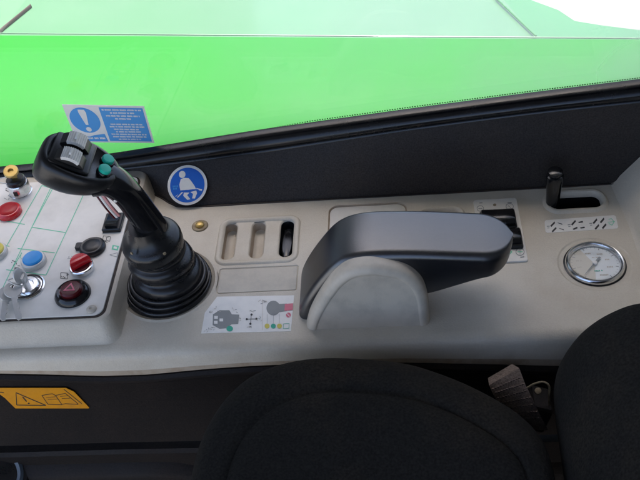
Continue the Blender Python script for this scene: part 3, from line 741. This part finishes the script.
# wire tag under the grip
bm = bmesh.new()
pts = [atY(98, 193, -.055), atY(103, 200, -.058), atY(109, 208, -.06), atY(117, 217, -.058)]
tube(bm, catmull(pts, 5), .0014, 8, mi=0); tube(bm, [p + Vector((.0026, 0, .0016)) for p in catmull(pts, 5)], .0013, 8, mi=1); tube(bm, [p + Vector((-.0024, 0, -.0010)) for p in catmull(pts, 5)], .0010, 8, mi=2)
obj('wires', bm, [M['white'], mat('pink wire', (.7, .3, .28), .5), M['dark_red']], joy)

# ------------------------------------------------------------------ armrest
arm = thing('armrest', (.08, -.08, 0), 'black padded armrest curving down onto a beige hump in the middle of the console', 'armrest')
# outline in X-Z of the side (from the console up, over, and along to the rounded tip)
topo = catmull([(-.0165, -.003), (-.0145, .012), (-.006, .030), (.006, .050), (.0205, .068), (.034, .0765), (.050, .0795), (.075, .0785), (.100, .0755), (.130, .0720), (.158, .0700), (.178, .0680)] and
               [(-.0165, 0, -.003), (-.0145, 0, .010), (-.007, 0, .027), (.006, 0, .048), (.0205, 0, .0665), (.034, 0, .0755), (.052, 0, .0790), (.075, 0, .0785), (.100, 0, .0765), (.130, 0, .0730), (.156, 0, .0700), (.1765, 0, .0675)], 6)
boto = catmull([(.004, 0, -.003), (.010, 0, .012), (.018, 0, .026), (.028, 0, .034), (.040, 0, .036), (.060, 0, .031), (.080, 0, .026), (.100, 0, .0262), (.122, 0, .0335), (.142, 0, .0410), (.158, 0, .0455), (.174, 0, .0505)], 6)
YA, YB = -.103, -.044
pairs = list(zip(topo, boto)); tail = pairs[-13:]; pairs = pairs[:-13]
for i in range(31):      # finer steps toward the rounded tip
    u = 12 * math.sin(math.pi / 2 * i / 30); k = min(11, int(u)); fr_ = u - k
    pairs.append((tail[k][0].lerp(tail[k + 1][0], fr_), tail[k][1].lerp(tail[k + 1][1], fr_)))
topo = [p[0] for p in pairs]; boto = [p[1] for p in pairs]
bm = bmesh.new(); rings = []
N_ = len(topo); xe = .1765
for t_, b_ in zip(topo, boto):
    # plan: width closes as a half ellipse toward the tip
    xt = t_.x; k = max(0, (xt - (xe - .030)) / .030); hw = (YB - YA) / 2 * math.sqrt(max(.0, 1 - k ** 2.3 * .99)); cy = (YA + YB) / 2 - .000 * k
    th = (t_ - b_).length; rr_ = min(.0078, th * .42, hw * .8); sec = []
    d_ = (t_ - b_).normalized()
    def pt(y, s): p = b_ + d_ * s; return Vector((p.x, y, p.z))
    for kk in range(7):
        a = R_(90 * kk / 6); sec.append(pt(cy - hw + rr_ - rr_ * math.cos(a) , th - rr_ + rr_ * math.sin(a)))
    for kk in range(7):
        a = R_(90 * kk / 6); sec.append(pt(cy + hw - rr_ + rr_ * math.sin(a), th - rr_ + rr_ * math.cos(a)))
    r2 = rr_ * .45
    for kk in range(4):
        a = R_(90 * kk / 3); sec.append(pt(cy + hw - r2 + r2 * math.cos(a), r2 - r2 * math.sin(a)))
    for kk in range(4):
        a = R_(90 * kk / 3); sec.append(pt(cy - hw + r2 - r2 * math.sin(a), r2 - r2 * math.cos(a)))
    rings.append(sec)
loft(bm, rings); obj('pad', bm, M['pad'], arm, ang=70)
hump = catmull([(-.0095, 0, -.002), (-.004, 0, .016), (.004, 0, .034), (.013, 0, .050), (.022, 0, .063), (.034, 0, .073), (.050, 0, .0765), (.066, 0, .0745), (.083, 0, .0675), (.0945, 0, .054), (.1000, 0, .036), (.1015, 0, .016), (.1025, 0, -.002)], 5)
cen = Vector((.047, 0, .0))
def hs(ins, y):
    out = []
    for i, p in enumerate(hump):
        t = (hump[min(i + 1, len(hump) - 1)] - hump[max(i - 1, 0)]).normalized(); nn = Vector((t.z, 0, -t.x))
        q_ = p + nn * ins; out.append(Vector((q_.x, y, max(q_.z, -.002))))
    return out
bm = bmesh.new()
loft(bm, [hs(.0005, -.060), hs(0, -.098), hs(0, -.1085), hs(.0008, -.1120), hs(.0028, -.1148), hs(.0058, -.1158), hs(.0080, -.1160), hs(.0086, -.1153), hs(.0096, -.1152)], False, True)
obj('hump', bm, M['beige_hump'], arm, ang=60)

# ------------------------------------------------------------------ rear switch plate
sw = thing('switch_plate', (.176, 0, 0), 'pale switch plate with two black rockers just right of the armrest', 'switch')
def rocker(cx, cy, hw, hh, ang=0):
    b = bmesh.new(); slab(b, (cx, cy, .0016), hw + .001, hh + .001, .002, [(0, 0), (0, .0022), (.0008, .003)]); o = obj('rocker_frame', b, M['black'], sw)
    b = bmesh.new(); rings = []
    for k in range(15):
        t = -1 + 2 * k / 14; y = cy + t * hh; z = .0115 - .0035 * abs(t) ** 2.5 - .0012 * (abs(t) > .95)
        rings.append([Vector((cx + s * (hw - e), y, zz)) for s, e, zz in ((-1, 0, .002), (-1, 0, z - .0012), (-1, .0012, z), (-.3, 0, z - .0004), (.3, 0, z - .0004), (1, .0012, z), (1, 0, z - .0012), (1, 0, .002))])
    loft(b, rings); obj('rocker', b, M['black_gloss'], o, ang=50)
rocker(.1760, .0125, .0162, .0112); rocker(.1795, -.0150, .0150, .0112)
D = Decal(PZ(.0017), .0001); slab(D.bm, (.1763, .0010, 0), .0215, .0445, .003, [(0, -.001), (0, .0012), (.0005, .0017)], mi=4); bmesh.ops.recalc_face_normals(D.bm, faces=D.bm.faces); z5 = lambda x, y: (460 + x / 6, 190 + y / 6)
def rng_(x, y, r, mi, wd=.5): D.strokes([z5(x + r * math.cos(t * math.pi / 8), y + r * .85 * math.sin(t * math.pi / 8)) for t in range(17)], wd, mi, 1)
rng_(122, 112, 20, 0); rng_(298, 100, 22, 0); rng_(360, 372, 25, 0, .7)
D.add([z5(*p) for p in disc2(208, 90, 10, 8)], 1, 1); D.strokes([z5(345, 372), z5(375, 372)], .6, 2); D.strokes([z5(360, 358), z5(360, 388)], .5, 0)
D.strokes([z5(110, 112), z5(134, 112)], .5, 0); D.strokes([z5(288, 95), z5(305, 108)], .5, 0)
D.strokes([z5(295, 360), z5(312, 372), z5(296, 386)], .9, 2); D.strokes([z5(116, 80), z5(135, 79)], .5, 3); D.strokes([z5(285, 76), z5(310, 77)], .5, 3); D.strokes([z5(362, 404), z5(385, 402)], .5, 3)
D.done('plate', [M['grey_ink'], M['rust'], M['green_ink'], M['ink'], M['panel']], sw)
for px, py in ((500, 205), (501, 258.5)):
    pass

# ------------------------------------------------------------------ short lever in its slot
lv = thing('slot_lever', (.232, .036, -.02), 'short black lever with a tapered knob standing in the kidney-shaped slot', 'lever')
bm = bmesh.new(); lb = Vector((.2325, .0355, -.026)); ax = Vector((-.02, -.02, 1)).normalized()
lathe(bm, lb, [(.0040, 0), (.0040, .030)], n=ax, seg=20); obj('stem', bm, M['steel'], lv)
bm = bmesh.new(); lathe(bm, lb + ax * .024, [(.0052, 0), (.0060, .001), (.0064, .004), (.0070, .018), (.0078, .032), (.0084, .038), (.0080, .0405), (.0058, .0415), (.0056, .0425), (.0074, .0438), (.0070, .0458), (.004, .0470)], n=ax, seg=32, cap0=True); obj('knob', bm, M['black_gloss'], lv)

# ------------------------------------------------------------------ gauge
G = Vector((.2577, -.0492, 0))
ga = thing('pressure_gauge', G - Vector((0, 0, .006)), 'round chrome-rimmed dial gauge set in the right end of the console', 'gauge')
bm = bmesh.new(); lathe(bm, G, [(.0268, -.0060), (.0272, .0004), (.0262, .0030), (.0250, .0038), (.0238, .0034), (.0228, .0020), (.0222, .0002)], seg=72, cap1=False); obj('bezel', bm, M['chrome'], ga, ang=50)
bm = bmesh.new(); lathe(bm, G, [(.0284, -.0058), (.0284, -.0004), (.0270, .0002)], seg=64, cap1=False); obj('rubber_ring', bm, M['rubber'], ga)
def PGa(x, y, h): return G + Vector((x, y, h - .0006))
D = Decal(PGa, 0); D.add(disc2(0, 0, .0228, n=60), 0, 0)
D.add([(0, 0)] + disc2(0, 0, .0222, n=30, a0=118, a1=262), 1, 1)
for k in range(29):
    a = R_(235 - k * 290 / 28 ); r1 = .0200 if k % 4 else .0186
    D.strokes([(r1 * math.cos(a), r1 * math.sin(a)), (.0212 * math.cos(a), .0212 * math.sin(a))], .00035 if k % 4 else .0006, 2, 2)
for a in (160, 195, 105, 60, 20, -20): a = R_(a); x, y = .0140 * math.cos(a), .0140 * math.sin(a); D.words(x - .003, x + .003, y, .0018, 4, 2, cw=.0014)
D.words(-.002, .005, -.009, .0018, 3, 2, cw=.0013); D.words(.002, .010, -.0145, .0018, 4, 2, cw=.0013); D.words(-.001, .005, .008, .0015, 4, 2, cw=.0012)
D.done('dial_face', [M['dial'], M['dial_tan'], M['grey_ink'], M['teal_ink'], M['insert']], ga)
bm = bmesh.new(); dn = (Vector(at(583, 277)) - G); an = math.atan2(dn.y, dn.x)
A = Vector((math.cos(an), math.sin(an), 0)); B = Vector((-A.y, A.x, 0)); zz = Vector((0, 0, .0010))
loft(bm, [[G + zz + A * .0175 + B * .0001 + Vector((0, 0, h)), G + zz + A * .0175 - B * .0001 + Vector((0, 0, h)), G + zz - A * .009 - B * .0011 + Vector((0, 0, h)), G + zz - A * .009 + B * .0011 + Vector((0, 0, h))] for h in (0, .0003)])
obj('needle', bm, M['grey_ink'], ga)
bm = bmesh.new(); lathe(bm, G, [(.0022, 0), (.0022, .0018), (.0012, .0022)], seg=20); obj('hub', bm, M['white'], ga)
bm = bmesh.new(); lathe(bm, G, [(.0226, .0022), (.0222, .0026), (.012, .0030)], seg=48); obj('lens', bm, M['lens'], ga)

# ------------------------------------------------------------------ black lower trim
low = thing('lower_trim', (0, -.14, -.3), 'black plastic side trim below the pale console', 'trim panel')
bm = bmesh.new(); rings = []
for x in xs + [.36, .5]:
    b = zb(x)
    rings.append([Vector((x, y, z)) for y, z in ((-.128, b - .0008), (-.1385, b - .0010), (-.1415, b - .0035), (-.1415, b - .0065), (-.1395, b - .0085), (-.1385, b - .0120), (-.1400, -.08), (-.1430, -.122 - .02 * max(0, x + .2)), (-.1440, -.128 - .02 * max(0, x + .2)), (-.130, -.131 - .02 * max(0, x + .2)))])
loft(bm, rings, False, False, closed=False); obj('upper_band', bm, M['lower'], low, ang=30)
bm = bmesh.new(); rings = []
for x in xs + [.36, .5]:
    s = 1 / (1 + math.exp(-(x + .142) * 160)); o_ = -.012 * s
    z0 = -.136 - .02 * max(0, x + .2)
    rings.append([Vector((x, y, z)) for y, z in ((-.120, z0), (-.147, z0), (-.150, z0 - .004), (-.151, z0 - .018 + o_), (-.160, z0 - .024 + o_), (-.163, z0 - .030 + o_), (-.163, -.20), (-.19, -.26), (-.20, -.5))])
loft(bm, rings, False, False, closed=False); obj('lower_band', bm, M['lower'], low, ang=30)
# dark floor well below, so nothing shows through
bm = bmesh.new(); poly(bm, [(-1.1, -1.4, -.55), (1.1, -1.4, -.55), (1.1, -.1, -.55), (-1.1, -.1, -.55)]); struct(obj('floor', bm, M['lower']))

# orange manual sticker
D = Decal(lambda px, py, h: atY(px, py, -.1402) + Vector((0, -h, 0)), .0004); z6 = lambda x, y: (x / 2.909, 340 + y / 2.909)
D.sheet([z6(*p) for p in ((-30, 139), (192, 139), (216, 150), (260, 196), (258, 198), (45, 198), (15, 168), (-10, 150))], 0)
D.strokes([z6(*p) for p in ((47, 152), (49, 188), (134, 189), (47, 152))], .8, 1, 1); D.strokes([z6(*p) for p in ((66, 164), (78, 178))], 1.1, 1, 1); D.add([z6(*p) for p in disc2(84, 183, 3, 2, 8)], 1, 1)
D.strokes([z6(*p) for p in ((122, 160), (152, 155), (162, 160), (190, 154), (222, 180), (228, 186), (190, 184), (178, 187), (140, 186), (122, 160))], .6, 1, 1)
D.strokes([z6(*p) for p in ((162, 160), (180, 186))], .6, 1, 1); D.strokes([z6(*p) for p in ((135, 166), (162, 164))], .4, 1, 1); D.strokes([z6(*p) for p in ((140, 172), (168, 170))], .4, 1, 1); D.strokes([z6(*p) for p in ((175, 163), (198, 161))], .4, 1, 1); D.strokes([z6(*p) for p in ((180, 169), (205, 168))], .4, 1, 1)
D.strokes([z6(*p) for p in ((186, 142), (238, 184))], .6, 1, 1); D.strokes([z6(*p) for p in ((-2, 150), (12, 152))], .8, 1, 1)
tag(D.done('manual_sticker', [M['orange'], M['ink']]), 'orange read-the-manual warning sticker on the black lower trim', 'sticker')

# round dial at the lower left
dk = thing('round_dial', at(-6, 474, -.15), 'round black dial with a grey-blue ring, cut by the lower left corner', 'dial')
bm = bmesh.new(); c = at(-6, 476, -.15); nn = (CAM - c).normalized() + Vector((0, 0, .3))
lathe(bm, c, [(.034, -.02), (.034, -.002), (.032, 0), (.029, 0)], n=nn, seg=56, cap0=True); obj('rim', bm, M['rubber'], dk)
bm = bmesh.new(); lathe(bm, c, [(.0290, -.004), (.0285, .001), (.0255, .003), (.0225, .001), (.022, -.002)], n=nn, seg=56, cap1=False); obj('ring', bm, M['grey_blue'], dk)
bm = bmesh.new(); lathe(bm, c, [(.0225, -.004), (.015, -.006)], n=nn, seg=48); obj('face', bm, M['black_gloss'], dk)
bm = bmesh.new(); pl = [(8, 455), (20, 455.5), (24.5, 461), (23, 470), (19, 482), (8, 490)]
loft(bm, [[at(x, y, -.19) for x, y in pl], [at(x, y, -.185) for x, y in pl]]); bmesh.ops.bevel(bm, geom=list(bm.edges), offset=.001, segments=2, affect='EDGES')
tag(obj('bracket', bm, mat('worn bracket', (.16, .10, .085), .6, (.07, .05, .04), .7, 60)), 'small worn brown bracket beside the round dial, bottom left', 'bracket')

# ------------------------------------------------------------------ seat
seat = thing('driver_seat', (.1, -.35, -.5), 'black fabric driver seat with rounded cushion and backrest in front of the console', 'seat')
ZC = .012
cush = [(176, 520), (183, 500), (190, 480), (196, 455), (206, 430), (224, 402), (250, 379), (288, 364.5), (335, 360), (400, 365), (440, 376), (480, 393), (520, 417), (545, 445), (556, 480), (562, 520)]
edge = catmull([at(x, y, ZC) for x, y in cush], 5)
edge = edge + catmull([edge[-1], Vector((.30, -.45, ZC)), Vector((.28, -.62, ZC)), Vector((.05, -.66, ZC)), Vector((-.14, -.60, ZC)), Vector((-.16, -.42, ZC)), edge[0]], 6)[1:-1]
ctr = Vector((.07, -.40, ZC)); bm = bmesh.new(); rings = []
for k in range(5): rings.append([p + Vector((0, 0, -.138 + .03 * k)) + (ctr - p) * (.05 * (1 - k / 4) ** 2 + .006) for p in edge])
for k in range(1, 13):
    a = R_(90 * k / 12); s = .12 * (1 - math.cos(a)); rings.append([p + (ctr - p) * s + Vector((0, 0, -.008 + .030 * math.sin(a))) for p in edge])
for s, dz in ((.16, .0012), (.185, .0012), (.2, -.0016), (.215, .0010), (.26, .003), (.36, .002), (.5, -.002), (.7, -.006), (.9, -.008)):
    rings.append([p + (ctr - p) * s + Vector((0, 0, .022 + dz + .0016 * pnoise((p + (ctr - p) * s) * 30))) for p in edge])
loft(bm, rings, False, True); obj('cushion', bm, M['fabric'], seat, ang=80)
bk = catmull([Vector((p.x, 0, p.z)) for p in (atY(x, y, -.20) for x, y in ((690, 313), (640, 313), (607, 324), (581, 341), (564, 360), (556, 375), (553, 394), (559, 431), (570, 461), (574, 480), (590, 530)))], 5)
bk += [Vector((.40, 0, -.22)), Vector((.46, 0, 0)), Vector((.42, 0, .09))]
cb_ = Vector((.34, 0, -.03)); bm = bmesh.new(); rings = []
def br(s, y): return [Vector((p.x + (cb_.x - p.x) * s, y, p.z + (cb_.z - p.z) * s)) for p in bk]
for s, y in ((.75, -.168), (.5, -.169), (.3, -.172), (.2, -.1745), (.17, -.1765), (.15, -.1755), (.10, -.179), (.05, -.185), (.02, -.193), (0, -.203), (-.01, -.22), (-.03, -.30), (-.03, -.5), (.0, -.60), (.1, -.65)): rings.append(br(s, y))
loft(bm, rings); obj('backrest', bm, M['fabric'], seat, ang=80)
# belt stalk
belt = thing('seat_belt_stalk', at(515, 400, -.05), 'brown woven seat belt stalk between the cushion and the backrest', 'seat belt')
bm = bmesh.new()
cc = [((488, 378), (512, 364)), ((489, 385), (519, 368)), ((493, 394), (525, 384)), ((500, 406), (533, 400)), ((507, 418), (541, 417)), ((512, 430), (548, 430))]
rings = []
for i, (l, r) in enumerate(cc):
    y = -.152 - .004 * math.sin(i); zl = [-.006, -.002, -.008, -.020, -.035, -.055][i]
    a, b = at(*l, zl), at(*r, zl); n = Vector((0, -.6, .8))
    rings.append([a.lerp(b, t) + n * (h + .0015 * math.sin(t * math.pi)) for t, h in [(j / 8, .0012) for j in range(9)] + [(1 - j / 8, -.0012) for j in range(9)]])
loft(bm, rings); obj('webbing', bm, M['webbing'], belt)
bm = bmesh.new()
for k in range(7):
    for j in range(11):
        t = (j + .5 + .5 * (k % 2)) / 12; v = .32 + k * .085; i = int(v * 5); fv = v * 5 - i
        r = rings[min(i, 4)]; r2 = rings[min(i + 1, 5)]
        a = r[0].lerp(r[8], t).lerp(r2[0].lerp(r2[8], t), fv) + Vector((0, -.0007, .0028))
        slab(bm, a, .0008, .0005, .0002, [(0, -.001), (0, .0004)])
obj('stitching', bm, mat('grey brown thread', (.15, .11, .09), .9), belt)
bm = bmesh.new(); bc = at(541, 388, -.02)
tube(bm, catmull([at(527, 388, -.02), at(534, 384, -.018), at(543, 382, -.018), at(549, 386, -.02), at(549, 398, -.03), at(550, 412, -.05)], 5), .0009, 8, mi=0)
lathe(bm, at(538, 391, -.022), [(.0028, -.003), (.0028, .001), (.0018, .0015)], n=(0, -.4, 1), seg=20, mi=0)
obj('anchor_bolt', bm, [M['rust'], M['steel']], belt)
bm = bmesh.new(); slab(bm, at(541, 399, -.04), .009, .013, .003, [(0, -.03), (0, 0), (.002, .002)], U=(1, -.2, -.2)); obj('buckle', bm, M['lower'], belt)
